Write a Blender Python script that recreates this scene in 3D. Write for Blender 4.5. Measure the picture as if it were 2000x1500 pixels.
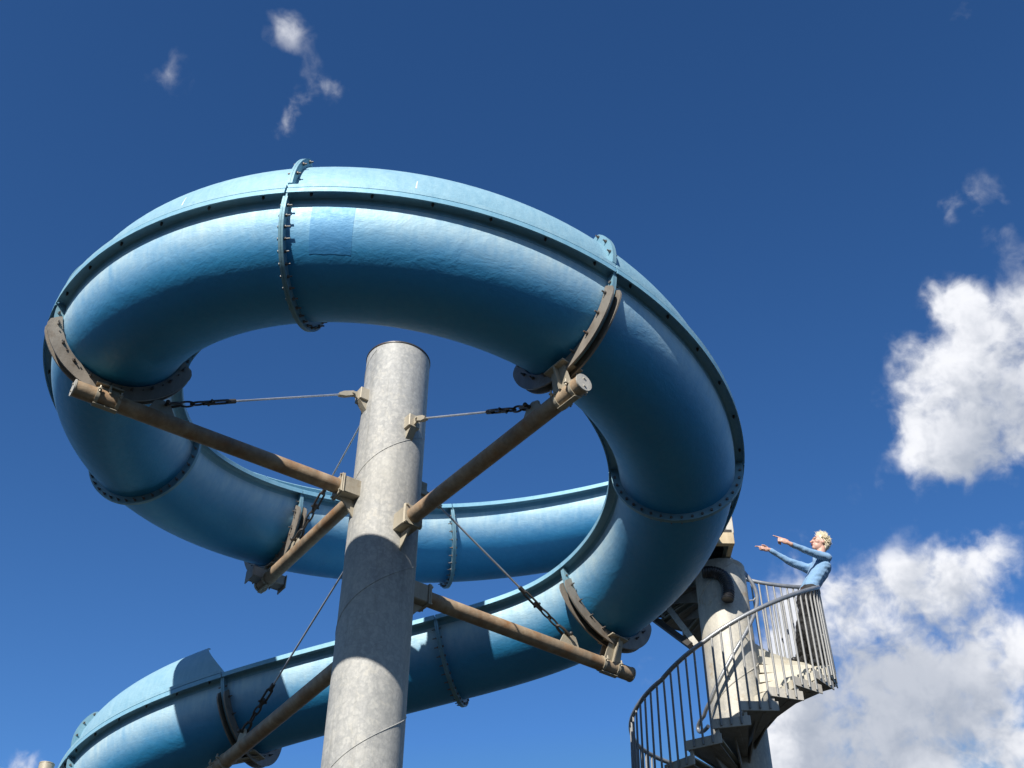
import bpy, bmesh, math, random
import numpy as np
from mathutils import Vector, Matrix
random.seed(7)
for o in list(bpy.data.objects): bpy.data.objects.remove(o)
scene = bpy.context.scene
COL = scene.collection
R_ = math.radians

# ------------------------------------------------------------------ camera
ZC = 1.6                                    # eye height above the ground
F_PX, VPX, VPY = 2302.964, 1019.54, -1964.57
zc = np.array([VPX-1000.0, -(VPY-750.0), -F_PX]); zc /= np.linalg.norm(zc)
fw = np.array([0, 0, -1.0]); fh = fw-zc*(fw@zc); fh /= np.linalg.norm(fh)
xw = np.cross(fh, zc)
M = np.stack([xw, fh, zc], 1)               # camera = M @ world
cam = bpy.data.cameras.new('camera'); camo = bpy.data.objects.new('camera', cam); COL.objects.link(camo)
cam.sensor_width = 36.0; cam.lens = F_PX/2000*36.0; cam.clip_end = 5000; cam.clip_start = .1
mw = Matrix.Identity(4)
for i in range(3):
    for j in range(3): mw[i][j] = M.T[i, j]
mw.translation = (0, 0, ZC)
camo.matrix_world = mw
scene.camera = camo
def ray(u, v):
    c = np.array([(u-1000)/F_PX, -(v-750)/F_PX, -1.0]); return M.T@c
def at(u, v, Y):                            # the point at depth Y seen at photo pixel (u, v)
    w = ray(u, v); w = w/w[1]*Y; return Vector((w[0], w[1], w[2]+ZC))

# ------------------------------------------------------------------ sun, sky, exposure
SUN_AZ, SUN_EL = 20.0, 35.0                 # behind the camera, to its left
sd = Vector((-math.sin(R_(SUN_AZ))*math.cos(R_(SUN_EL)), -math.cos(R_(SUN_AZ))*math.cos(R_(SUN_EL)), math.sin(R_(SUN_EL))))
sun = bpy.data.lights.new('sun', 'SUN'); sun.energy = 5.0; sun.angle = R_(.53); sun.color = (1, .945, .87)
suno = bpy.data.objects.new('sun', sun); COL.objects.link(suno)
suno.rotation_euler = sd.to_track_quat('Z', 'Y').to_euler(); suno.location = (-8, -18, 22)
scene.view_settings.view_transform = 'Standard'; scene.view_settings.look = 'None'
scene.view_settings.gamma = 1; scene.view_settings.use_curve_mapping = False
scene.view_settings.exposure = 0.45
scene.cycles.max_bounces = 5; scene.cycles.diffuse_bounces = 3; scene.cycles.glossy_bounces = 3; scene.cycles.caustics_reflective = False; scene.cycles.caustics_refractive = False

class NT:
    """small helper for node trees"""
    def __init__(s, nt): s.nt = nt; s.n = nt.nodes; s.l = nt.links
    def new(s, t, **kw):
        n = s.n.new(t)
        for k, v in kw.items(): setattr(n, k, v)
        return n
    def set(s, sock, v):
        if hasattr(v, 'is_output') or isinstance(v, bpy.types.NodeSocket): s.l.new(v, sock)
        else: sock.default_value = v
    def m(s, op, a, b=None, c=None, clamp=False):
        n = s.new('ShaderNodeMath', operation=op); n.use_clamp = clamp
        s.set(n.inputs[0], a)
        if b is not None: s.set(n.inputs[1], b)
        if c is not None: s.set(n.inputs[2], c)
        return n.outputs[0]
    def vm(s, op, a, b=None, scale=None):
        n = s.new('ShaderNodeVectorMath', operation=op); s.set(n.inputs[0], a)
        if b is not None: s.set(n.inputs[1], b)
        if scale is not None: s.set(n.inputs['Scale'], scale)
        return n.outputs['Value'] if op in ('LENGTH', 'DOT_PRODUCT', 'DISTANCE') else n.outputs[0]
    def noise(s, vec, scale, detail=4, rough=.5, dist=0.0, lac=2.0):
        n = s.new('ShaderNodeTexNoise'); s.set(n.inputs['Vector'], vec)
        n.inputs['Scale'].default_value = scale; n.inputs['Detail'].default_value = detail
        n.inputs['Roughness'].default_value = rough; n.inputs['Distortion'].default_value = dist
        n.inputs['Lacunarity'].default_value = lac
        return n.outputs[0]
    def mapr(s, v, a, b, c=0.0, d=1.0, smooth=False):
        n = s.new('ShaderNodeMapRange'); n.interpolation_type = 'SMOOTHSTEP' if smooth else 'LINEAR'
        s.set(n.inputs[0], v)
        for k, x in zip((1, 2, 3, 4), (a, b, c, d)): s.set(n.inputs[k], x)
        return n.outputs[0]
    def mix(s, f, a, b, blend='MIX'):
        n = s.new('ShaderNodeMix', data_type='RGBA', blend_type=blend)
        s.set(n.inputs[0], f); s.set(n.inputs[6], a); s.set(n.inputs[7], b)
        return n.outputs[2]

world = bpy.data.worlds.new('World'); scene.world = world; world.use_nodes = True
W = NT(world.node_tree); W.n.clear()
sky = W.new('ShaderNodeTexSky', sky_type='NISHITA'); sky.sun_disc = False
sky.sun_elevation = R_(SUN_EL); sky.sun_rotation = R_(180+SUN_AZ)
sky.altitude = 300; sky.air_density = 1.0; sky.dust_density = .3; sky.ozone_density = 3.0
gen = W.new('ShaderNodeTexCoord').outputs['Generated']
dirv = W.vm('NORMALIZE', gen)
def udir(u, v):
    w = ray(u, v); w = w/np.linalg.norm(w); return tuple(float(x) for x in w)
# cumulus in the parts of the sky the photograph shows: direction, angular size, weight
BIG = [((1990, 730), .070, .62), ((1840, 800), .062, .62), ((1835, 890), .052, .50), ((2090, 670), .09, .7), ((1790, 715), .026, .30), ((1950, 880), .045, .32),
       ((1605, 1290), .060, .62), ((1720, 1230), .080, .64), ((1870, 1140), .060, .58), ((1750, 1440), .120, .95), ((1910, 1340), .060, .38),
       ((1600, 1490), .062, .62), ((1960, 1080), .035, .36), ((1490, 1215), .028, .22), ((1995, 1275), .030, .45), ((1990, 1480), .03, .25)]
SMALL = [((1840, 572), .028, .54), ((1880, 604), .022, .44), ((1755, 630), .034, .30),
         ((1838, 402), .030, .32), ((1925, 402), .034, .34), ((1875, 15), .026, .28),
         ((584, 66), .026, .30), ((552, 58), .020, .26), ((328, 142), .032, .36), ((626, 160), .021, .40), ((572, 208), .020, .44), ((548, 262), .022, .45), ((678, 190), .022, .30),
         ((1540, 1100), .042, .32), ((1255, 1275), .040, .31), ((12, 1494), .026, .50), ((60, 1500), .022, .36), ((1680, 965), .024, .27)]
warp = W.new('ShaderNodeTexNoise'); W.set(warp.inputs['Vector'], dirv); warp.inputs['Scale'].default_value = 30; warp.inputs['Detail'].default_value = 2
wv = W.vm('SCALE', W.vm('SUBTRACT', warp.outputs['Color'], (.5, .5, .5)), scale=.016)
wdir = W.vm('ADD', dirv, wv)
# the same kind of scattered cumulus goes on round the rest of the sky
big = W.noise(wdir, 3.1, 1, .5)
off = W.mapr(W.vm('DOT_PRODUCT', dirv, udir(1000, 750)), .84, .66, 0.0, 1.0, smooth=True)
rest = W.m('MULTIPLY', W.mapr(big, .54, .74, 0.0, .8), off)
def blobs_sum(vec, lst):
    acc = None
    for (uv, rad, wt) in lst:
        b = W.mapr(W.vm('DISTANCE', vec, udir(*uv)), 0.0, rad*1.35, wt, 0.0, smooth=True)
        acc = b if acc is None else W.m('ADD', acc, b)
    return acc
b_big = blobs_sum(wdir, BIG)
bmask = W.m('MAXIMUM', W.m('ADD', b_big, blobs_sum(wdir, SMALL)), rest)
mask = W.m('GREATER_THAN', bmask, .002)
# --- only evaluated where there is cloud
def puff(vec, d1, d2):
    n = W.m('MULTIPLY', W.m('SUBTRACT', W.noise(vec, 15, d1, .60), .5), 1.75)
    if d2: n = W.m('ADD', n, W.m('MULTIPLY', W.m('SUBTRACT', W.noise(W.vm('ADD', vec, (3.1, 1.7, 5.2)), 58, d2, .64), .5), .62))
    return n
n_here = puff(wdir, 4, 7)
base = W.m('MINIMUM', bmask, .80)
dens = W.m('ADD', W.m('SUBTRACT', base, .27), W.m('MULTIPLY', n_here, W.mapr(bmask, 0.0, .22, 0.0, 1.0, smooth=True)))
updir = W.vm('ADD', wdir, (-.010, -.010, .020))
n_up = puff(updir, 4, 3)
b_up = W.m('MAXIMUM', blobs_sum(updir, BIG), rest)
alpha = W.mapr(dens, .0, W.mapr(bmask,   .25, .6, .60, .56), 0.0, 1.0, smooth=True)
thin = W.mapr(bmask, .24, .66, .26, 1.0, smooth=True)
relief = W.m('SUBTRACT', n_here, n_up)
lit = W.mapr(relief, -.42, .30, 0.0, 1.0, smooth=True)
depth = W.mapr(W.m('ADD', b_up, W.m('MULTIPLY', n_up, .55)), .50, 1.30, 0.0, 1.0, smooth=True)
lit2 = W.m('MULTIPLY', W.m('ADD', W.m('MULTIPLY', lit, .42), .58), W.mapr(depth, 0, 1, 1.0, .46))
ccol = W.mix(lit2, (.17, .215, .30, 1), (.70, .71, .745, 1))
SKY_STR = .075
skyc = W.vm('SCALE', sky.outputs[0], scale=SKY_STR)
hsv = W.new('ShaderNodeHueSaturation'); hsv.inputs['Saturation'].default_value = 1.10; hsv.inputs['Hue'].default_value = .5
gam = W.new('ShaderNodeGamma'); W.l.new(skyc, gam.inputs[0]); gam.inputs[1].default_value = 1.36
skyd = W.vm('MINIMUM', W.vm('SCALE', gam.outputs[0], scale=2.36), (.19, .30, .48))   # deep blue, capped so horizon and sun-side sky give less fill
W.l.new(skyd, hsv.inputs['Color'])
bg0 = W.new('ShaderNodeBackground'); W.l.new(hsv.outputs[0], bg0.inputs[0])
mixc = W.mix(W.m('MULTIPLY', alpha, thin), hsv.outputs[0], ccol)
bg1 = W.new('ShaderNodeBackground'); W.l.new(mixc, bg1.inputs[0])
ms = W.new('ShaderNodeMixShader'); W.l.new(mask, ms.inputs[0]); W.l.new(bg0.outputs[0], ms.inputs[1]); W.l.new(bg1.outputs[0], ms.inputs[2])
wo = W.new('ShaderNodeOutputWorld'); W.l.new(ms.outputs[0], wo.inputs[0])
world.cycles.sampling_method = 'MANUAL'; world.cycles.sample_map_resolution = 256

# ------------------------------------------------------------------ materials
def mat(name):
    m = bpy.data.materials.new(name); m.use_nodes = True
    T = NT(m.node_tree); b = T.n['Principled BSDF']
    return m, T, b
def coords(T): return T.new('ShaderNodeTexCoord').outputs['Object']
def bump(T, b, h, strength, dist):
    n = T.new('ShaderNodeBump'); n.inputs['Strength'].default_value = strength; n.inputs['Distance'].default_value = dist
    T.l.new(h, n.inputs['Height']); T.l.new(n.outputs[0], b.inputs['Normal'])
def stretch(T, v, s): return T.vm('MULTIPLY', v, s)

def frp(name, base, faded, fade, rough, streak=.25, bumpd=.004, ior=1.5, pale_up=0.0):
    m, T, b = mat(name); c = coords(T)
    info = T.new('ShaderNodeObjectInfo').outputs['Random']
    n1 = T.noise(c, 1.7, 5, .55); n2 = T.noise(stretch(T, c, (9, 9, 1.1)), 2.2, 5, .6); n3 = T.noise(c, 22, 4, .6)
    f = T.m('ADD', T.m('ADD', T.m('MULTIPLY', T.m('SUBTRACT', n1, .5), .55), T.m('MULTIPLY', T.m('SUBTRACT', n2, .5), streak*2)), T.m('MULTIPLY', T.m('SUBTRACT', n3, .5), .18))
    f = T.m('ADD', f, T.m('ADD', fade, T.m('MULTIPLY', T.m('SUBTRACT', info, .5), .10)), clamp=True)
    col = T.mix(f, (*base, 1), (*faded, 1))
    if pale_up:                               # paler as the normal turns away from straight down, broken by noise
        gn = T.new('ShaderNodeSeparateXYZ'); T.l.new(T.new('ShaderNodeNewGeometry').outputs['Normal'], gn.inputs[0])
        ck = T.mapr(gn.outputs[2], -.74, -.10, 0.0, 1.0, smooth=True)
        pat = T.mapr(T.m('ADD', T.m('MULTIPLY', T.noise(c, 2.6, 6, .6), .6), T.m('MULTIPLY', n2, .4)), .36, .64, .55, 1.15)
        col = T.mix(T.m('MULTIPLY', T.m('MULTIPLY', ck, pat), pale_up, clamp=True), col, (.46, .60, .65, 1))
    # chalky specks and grime
    sp = T.mapr(T.noise(c, 95, 2, .5), .72, .80, 0, .2)
    col = T.mix(sp, col, (.50, .62, .68, 1))
    gr = T.mapr(T.noise(stretch(T, c, (6, 6, .7)), 3.0, 6, .65), .60, .80, 0, .22)
    col = T.mix(gr, col, (.045, .09, .12, 1))
    T.l.new(col, b.inputs['Base Color'])
    T.l.new(T.mapr(n3, .3, .7, rough-.05, rough+.10), b.inputs['Roughness'])
    b.inputs['Specular IOR Level'].default_value = 1.0; b.inputs['IOR'].default_value = ior; b.inputs['Specular Tint'].default_value = (.58, .92, 1.0, 1)
    hgt = T.m('ADD', T.m('MULTIPLY', T.noise(stretch(T, c, (1, 1, 1.6)), 4.5, 4, .55, .6), .9), T.m('ADD', T.m('MULTIPLY', T.noise(stretch(T, c, (1, 1, 2.2)), 24, 4, .6, .5), .30), T.m('MULTIPLY', T.noise(c, 70, 3, .6), .07)))
    bump(T, b, hgt, .75, bumpd*5)
    return m
M_TUBE = frp('blue gelcoat', (.002, .205, .49), (.022, .32, .60), .32, .54, bumpd=.0016, ior=1.66, pale_up=.92)
M_LIP = frp('blue gelcoat lip', (.09, .27, .41), (.30, .50, .59), .45, .50, .3, .001)
M_WALL = frp('faded blue gelcoat', (.14, .31, .425), (.32, .485, .555), .50, .55, .45, .002)
M_FLANGE = frp('flange gelcoat', (.10, .23, .31), (.27, .42, .48), .42, .5, .3, .001)
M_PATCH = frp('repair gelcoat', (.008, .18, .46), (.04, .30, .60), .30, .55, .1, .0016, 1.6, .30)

def metal(name, c0, c1, rust, rough, met, rustcol=(.20, .085, .030), scale=1.0, spangle=0.0, ringy=0.0):
    m, T, b = mat(name); c = coords(T)
    n1 = T.noise(c, 3.2*scale, 6, .62); n2 = T.noise(stretch(T, c, (7, 7, .8)), 2.0*scale, 6, .6)
    f = T.m('ADD', T.m('MULTIPLY', n1, .55), T.m('MULTIPLY', n2, .45))
    col = T.mix(T.mapr(f, .34, .66, 0, 1), (*c0, 1), (*c1, 1))
    hgt = T.noise(c, 45*scale, 4, .6)
    if spangle:
        v = T.new('ShaderNodeTexVoronoi'); v.feature = 'F1'; T.l.new(T.vm('ADD', stretch(T, c, (1, 1, .75)), T.vm('SCALE', T.vm('SUBTRACT', W_color(T, c, 16), (.5, .5, .5)), scale=.09)), v.inputs['Vector']); v.inputs['Scale'].default_value = 34
        sp = T.new('ShaderNodeSeparateColor'); T.l.new(v.outputs['Color'], sp.inputs[0])
        edge = T.mapr(v.outputs['Distance'], .35, .75, 0, 1)
        col = T.mix(T.m('MULTIPLY', T.mapr(sp.outputs[0], .2, .9, 0, 1), spangle), col, (c1[0]*1.30, c1[1]*1.29, c1[2]*1.24, 1))
        col = T.mix(T.m('MULTIPLY', edge, spangle*.75), col, (c0[0]*.62, c0[1]*.64, c0[2]*.66, 1))
        fl = T.mapr(T.noise(c, 11, 7, .7, 1.2), .54, .66, 0, .5)
        col = T.mix(fl, col, (c1[0]*1.22, c1[1]*1.18, c1[2]*1.08, 1))
    if spangle:                             # grey drip marks and pale bloom down the pipe
        dr = T.mapr(T.noise(stretch(T, c, (11, 11, .45)), 1.5, 6, .65), .52, .74, 0, .42)
        col = T.mix(dr, col, (c0[0]*.58, c0[1]*.56, c0[2]*.52, 1))
        bl = T.mapr(T.noise(c, 1.1, 4, .55), .45, .7, 0, .35)
        col = T.mix(bl, col, (c1[0]*1.22, c1[1]*1.2, c1[2]*1.12, 1))
    if rust:
        r = T.mapr(T.noise(stretch(T, c, (1, 1, 1)), 5.5*scale, 8, .68), .62-rust*.34, .80-rust*.18, 0, .92)
        col = T.mix(r, col, (*rustcol, 1))
        r2 = T.mapr(T.noise(c, 38*scale, 6, .7), .58, .74, 0, rust*.8)
        col = T.mix(r2, col, (rustcol[0]*.45, rustcol[1]*.45, rustcol[2]*.5, 1))
    T.l.new(col, b.inputs['Base Color'])
    T.l.new(T.mapr(n1, .3, .7, rough-.08, rough+.10), b.inputs['Roughness'])
    b.inputs['Metallic'].default_value = met
    bump(T, b, hgt, .3, .006)
    return m
def W_color(T, c, sc):
    n = T.new('ShaderNodeTexNoise'); T.l.new(c, n.inputs['Vector']); n.inputs['Scale'].default_value = sc; n.inputs['Detail'].default_value = 3
    return n.outputs['Color']
M_GALV = metal('weathered galvanised steel', (.28, .285, .275), (.42, .415, .39), 0, .68, .10, spangle=.38)
M_GALV2 = metal('stained galvanised steel', (.30, .30, .285), (.52, .49, .42), .16, .6, .12, rustcol=(.36, .25, .13), spangle=.25)
M_ARM = metal('rust stained steel pipe', (.19, .145, .100), (.50, .38, .25), .46, .62, .1, rustcol=(.29, .14, .05))
M_BRK = metal('tan stained bracket steel', (.33, .29, .215), (.50, .45, .35), .15, .6, .2, rustcol=(.22, .14, .07))
M_CRADLE = metal('brown weathered cradle steel', (.20, .175, .145), (.33, .295, .25), .22, .55, .3, rustcol=(.13, .085, .05))
M_DARK = metal('dark fitting steel', (.035, .034, .034), (.09, .085, .08), .2, .5, .5, rustcol=(.10, .05, .03))
M_ROD = metal('galvanised rod', (.42, .44, .46), (.62, .63, .64), 0, .38, .7)
M_BOLT = metal('zinc bolt', (.09, .09, .09), (.18, .175, .165), .3, .55, .3)
M_RAIL = metal('galvanised handrail', (.22, .235, .245), (.34, .35, .355), 0, .42, .55)
M_BAL = metal('galvanised baluster', (.19, .195, .19), (.29, .29, .28), 0, .55, .12)
M_TREAD = metal('cream weathered tread', (.46, .43, .345), (.60, .57, .475), .10, .65, 0, rustcol=(.42, .30, .16))
M_PLATE = metal('greige tread end plate', (.36, .335, .285), (.53, .50, .43), .18, .6, .1, rustcol=(.30, .20, .11))
M_WOOD = metal('weathered platform timber', (.42, .33, .20), (.60, .50, .34), .10, .75, 0, rustcol=(.30, .18, .09))
def plain(name, c, rough=.6, var=.25, bmp=.002, scale=20, met=0, sheen=0):
    m, T, b = mat(name); co = coords(T)
    n = T.noise(co, scale, 5, .6)
    T.l.new(T.mix(T.mapr(n, .3, .7, 0, 1), (*[x*(1-var) for x in c], 1), (*[min(1, x*(1+var)) for x in c], 1)), b.inputs['Base Color'])
    b.inputs['Roughness'].default_value = rough; b.inputs['Metallic'].default_value = met
    if sheen: b.inputs['Sheen Weight'].default_value = sheen
    bump(T, b, n, .5, bmp)
    return m
M_CHALKW = plain('bare white laminate', (.70, .74, .74), .7, .1)
M_HOSE = plain('black rubber hose', (.012, .012, .013), .38, .2)
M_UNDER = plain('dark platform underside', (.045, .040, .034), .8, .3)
M_RED = plain('red sign enamel', (.45, .06, .03), .5, .2)
M_SKIN = plain('skin', (.56, .33, .25), .5, .08, .001, 60)
M_SWEAT = plain('light blue knit', (.19, .335, .51), .85, .12, .004, 90, sheen=.2)
M_TROU = plain('charcoal trousers', (.022, .022, .023), .85, .35, .004, 40)
M_HAIR = plain('bleached blond hair', (.80, .71, .52), .6, .25, .006, 120)
M_SHOE = plain('black shoe leather', (.012, .012, .012), .5, .2)
M_BELT = plain('brown leather belt', (.06, .032, .018), .5, .3)
M_BUCK = plain('belt buckle metal', (.7, .7, .68), .3, .1, met=.9)
M_LIPS = plain('lips', (.38, .13, .12), .45, .1)
M_EYE = plain('eye and brow', (.16, .10, .06), .6, .2)
m, T, b = mat('dry grass ground'); c = coords(T)
g1 = T.noise(c, .35, 8, .6); g2 = T.noise(c, 9, 6, .65)
T.l.new(T.mix(T.mapr(T.m('ADD', T.m('MULTIPLY', g1, .5), T.m('MULTIPLY', g2, .5)), .35, .65, 0, 1), (.018, .022, .017, 1), (.040, .041, .037, 1)), b.inputs['Base Color'])
b.inputs['Roughness'].default_value = .9; bump(T, b, g2, .8, .05); M_GROUND = m

# ------------------------------------------------------------------ mesh helpers
class MB:
    def __init__(s): s.v = []; s.f = []
    def add(s, v, f):
        k = len(s.v); s.v += [tuple(x) for x in v]; s.f += [tuple(i+k for i in q) for q in f]; return s
    def box(s, c, sx, sy, sz, ax=None, bev=0.0):
        c = Vector(c); X, Y, Z = ax or (Vector((1, 0, 0)), Vector((0, 1, 0)), Vector((0, 0, 1)))
        hx, hy, hz = sx/2, sy/2, sz/2
        if not bev:
            v = [c+X*hx*a+Y*hy*b_+Z*hz*d for d in (-1, 1) for b_ in (-1, 1) for a in (-1, 1)]
            return s.add(v, [(0, 2, 3, 1), (4, 5, 7, 6), (0, 1, 5, 4), (2, 6, 7, 3), (0, 4, 6, 2), (1, 3, 7, 5)])
        e = min(bev, hx*.9, hy*.9, hz*.9)
        prof = [(-hx+e, -hy), (hx-e, -hy), (hx, -hy+e), (hx, hy-e), (hx-e, hy), (-hx+e, hy), (-hx, hy-e), (-hx, -hy+e)]
        rings = []
        for (zz, k) in ((-hz, 1), (-hz+e, 0), (hz-e, 0), (hz, 1)):
            rings.append([c+X*(a*(1-k*e/hx))+Y*(b_*(1-k*e/hy))+Z*zz for a, b_ in prof])
        return s.loft(rings, True)
    def loft(s, rings, caps=True, closed=True):
        n = len(rings[0]); v = [p for r in rings for p in r]; f = []
        for i in range(len(rings)-1):
            for j in range(n if closed else n-1):
                a, b_ = i*n+j, i*n+(j+1) % n
                f.append((a, b_, b_+n, a+n))
        if caps: f.append(tuple(range(n))[::-1]); f.append(tuple((len(rings)-1)*n+j for j in range(n)))
        return s.add(v, f)
    def tube(s, pts, r, n=12, caps=True, closed=False):
        pts = [Vector(p) for p in pts]; rs = r if isinstance(r, (list, tuple)) else [r]*len(pts)
        rings = []; ref = None
        for i, p in enumerate(pts):
            if closed: t = pts[(i+1) % len(pts)]-pts[i-1]
            else: t = pts[min(i+1, len(pts)-1)]-pts[max(i-1, 0)]
            t.normalize()
            if ref is None:
                ref = Vector((0, 0, 1)) if abs(t.z) < .9 else Vector((1, 0, 0))
            x = ref-t*ref.dot(t); x.normalize(); ref = x; y = t.cross(x)
            rings.append([p+(x*math.cos(a)+y*math.sin(a))*rs[i] for a in [2*math.pi*k/n for k in range(n)]])
        if closed: rings.append(rings[0]); caps = False
        return s.loft(rings, caps)
    def cyl(s, a, b_, r, n=16): return s.tube([a, b_], r, n)
    def hexbolt(s, p, d, r, h): return s.tube([Vector(p), Vector(p)+Vector(d)*h], r, 6)
    def prism(s, poly, d):
        poly = [Vector(p) for p in poly]; d = Vector(d); n = len(poly)
        return s.loft([[p-d/2 for p in poly], [p+d/2 for p in poly]], True)
    def ball(s, c, r, n=10, sc=(1, 1, 1)):
        c = Vector(c); rings = []
        for i in range(n+1):
            a = math.pi*i/n; rr = max(math.sin(a), .02)
            rings.append([c+Vector((rr*math.cos(2*math.pi*k/(n*2))*r*sc[0], rr*math.sin(2*math.pi*k/(n*2))*r*sc[1], -math.cos(a)*r*sc[2])) for k in range(n*2)])
        return s.loft(rings, True)
    def mesh(s, name, material, smooth=True, ang=35):
        me = bpy.data.meshes.new(name); me.from_pydata(s.v, [], s.f)
        bm = bmesh.new(); bm.from_mesh(me); bmesh.ops.recalc_face_normals(bm, faces=bm.faces); bm.to_mesh(me); bm.free()
        me.materials.append(material)
        if smooth:
            for p in me.polygons: p.use_smooth = True
            me.set_sharp_from_angle(angle=R_(ang))
        me.update(); return me
    def build(s, name, material, parent=None, smooth=True, ang=35):
        o = bpy.data.objects.new(name, s.mesh(name, material, smooth, ang)); COL.objects.link(o)
        if parent: adopt(o, parent)
        return o
def absloc(o):
    v = Vector(o.location)
    if o.parent: v = v  # parts carry world vertices, their own origin stays at 0
    return v
def adopt(o, parent):
    o.parent = parent
    root = parent
    inv = Matrix.Identity(4)
    if parent.type == 'EMPTY': inv = Matrix.Translation(-Vector(parent.location))
    o.matrix_parent_inverse = inv
def thing(name, label, cat, loc, group=None):
    o = bpy.data.objects.new(name, None); COL.objects.link(o); o.location = loc; o.empty_display_size = .2
    o['label'] = label; o['category'] = cat
    if group: o['group'] = group
    return o
def tag(o, label, cat, group=None):
    o['label'] = label; o['category'] = cat
    if group: o['group'] = group
    return o

# ------------------------------------------------------------------ ground
g = MB(); n = 40
gv = []; gf = []
for i in range(n+1):
    for j in range(n+1):
        a = (i/n-.5)*2; b2 = (j/n-.5)*2
        x = math.copysign(abs(a)**2.2*900, a); y = math.copysign(abs(b2)**2.2*900, b2)
        gv.append((x, y+10, .02*math.sin(x*.7)*math.cos(y*.6) if abs(x) < 40 and abs(y) < 40 else 0))
for i in range(n):
    for j in range(n): gf.append((i*(n+1)+j, (i+1)*(n+1)+j, (i+1)*(n+1)+j+1, i*(n+1)+j+1))
ground = g.add(gv, gf).build('ground', M_GROUND); ground['kind'] = 'structure'

# ------------------------------------------------------------------ the slide's path
NODES = np.array([[1.396, 11.485, 7.802], [-.762, 11.451, 7.394], [-2.55, 10.672, 7.101], [-3.548, 9.142, 6.869], [-3.206, 7.204, 6.627], [-1.538, 6.11, 6.432], [.416, 6.649, 6.315], [1.449, 8.374, 6.122], [.912, 10.127, 5.928], [-.592, 10.786, 5.636], [-2.656, 11.361, 5.304], [-4.173, 12.367, 4.979], [-4.709, 14.269, 4.656], [-4.35, 16.15, 4.33]])
NODES[:, 2] += ZC
nN = len(NODES)
A_ = np.zeros((nN, nN)); B_ = np.zeros_like(NODES); A_[0, 0] = A_[-1, -1] = 1; A_[0, 1] = -1; A_[-1, -2] = -1
for i in range(1, nN-1):
    A_[i, i-1] = 1; A_[i, i] = 4; A_[i, i+1] = 1; B_[i] = 6*(NODES[i-1]-2*NODES[i]+NODES[i+1])
M2 = np.linalg.solve(A_, B_)
def cpos(t):                                # t = joint number, -1 .. 12
    t = t+1; i = min(max(int(math.floor(t)), 0), nN-2); u = t-i
    return (1-u)*NODES[i]+u*NODES[i+1]+((1-u)**3-(1-u))*M2[i]/6+(u**3-u)*M2[i+1]/6
def frame(t):
    p = cpos(t); e = 1e-3; tg = (cpos(t+e)-cpos(t-e)); tg /= np.linalg.norm(tg)
    nr = np.array([tg[1], -tg[0], 0]); nr /= np.linalg.norm(nr)
    up = np.cross(nr, tg); up *= np.sign(up[2])
    return Vector(p), Vector(tg), Vector(nr), Vector(up)
def pt(t, s, z, ds=0.0):
    p, tg, nr, up = frame(t); return p+nr*s+up*z+tg*ds
RW, LIP, DZ, TH = .504, .090, .056, .014     # half width, lip, lip height, shell

def sweep(prof, t0, t1, steps, caps=True):
    rings = []
    for k in range(steps+1):
        t = t0+(t1-t0)*k/steps; p, tg, nr, up = frame(t)
        rings.append([p+nr*a+up*b_ for a, b_ in prof])
    return MB().loft(rings, caps)
def shell_profile():
    pr = [(RW, DZ-.05), (RW, .0)]
    ns = 36
    pr += [(RW*math.cos(a), -RW*math.sin(a)) for a in [math.pi*k/ns for k in range(1, ns)]]
    pr += [(-RW, 0), (-RW, DZ-.05)]
    ri = RW-TH
    pr += [(-ri, DZ-.05), (-ri, 0)]
    pr += [(-ri*math.cos(a), -ri*math.sin(a)) for a in [math.pi*k/ns for k in range(1, ns)]]
    pr += [(ri, 0), (ri, DZ-.05)]
    return pr
def lip_profile(sg):                        # rolled lip along one edge
    q = [(RW-TH-.002, DZ-.06), (RW-TH-.002, DZ+.012), (RW-TH+.008, DZ+.022), (RW+LIP-.008, DZ+.022), (RW+LIP, DZ+.014), (RW+LIP, DZ-.030), (RW+LIP-.010, DZ-.030), (RW+LIP-.012, DZ-.006), (RW+.030, DZ-.008), (RW+.012, DZ-.018), (RW+.003, DZ-.040), (RW+.002, DZ-.06)]
    return [(sg*a, b_) for a, b_ in q]
WALL_END = 64
WALL_RISE = .11
def wall_profile(sg, amax=WALL_END, r_off=0.0):
    zb = DZ+.026; q = [(RW+LIP-.005, zb), (RW+LIP-.005, zb+.036), (RW+LIP-.013, zb+.041), (RW+.016, zb+.044), (RW+.003, zb+.055)]
    zc_ = zb+.03+WALL_RISE; ns = 16
    q += [(RW*math.cos(a), zc_+RW*math.sin(a)) for a in [R_(amax*k/ns) for k in range(ns+1)]]
    ri = RW-.012
    q += [(ri*math.cos(a), zc_+ri*math.sin(a)) for a in [R_(amax-(amax)*k/ns) for k in range(ns+1)]]
    q += [(ri, zb)]
    return [(sg*a, b_) for a, b_ in q]
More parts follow.
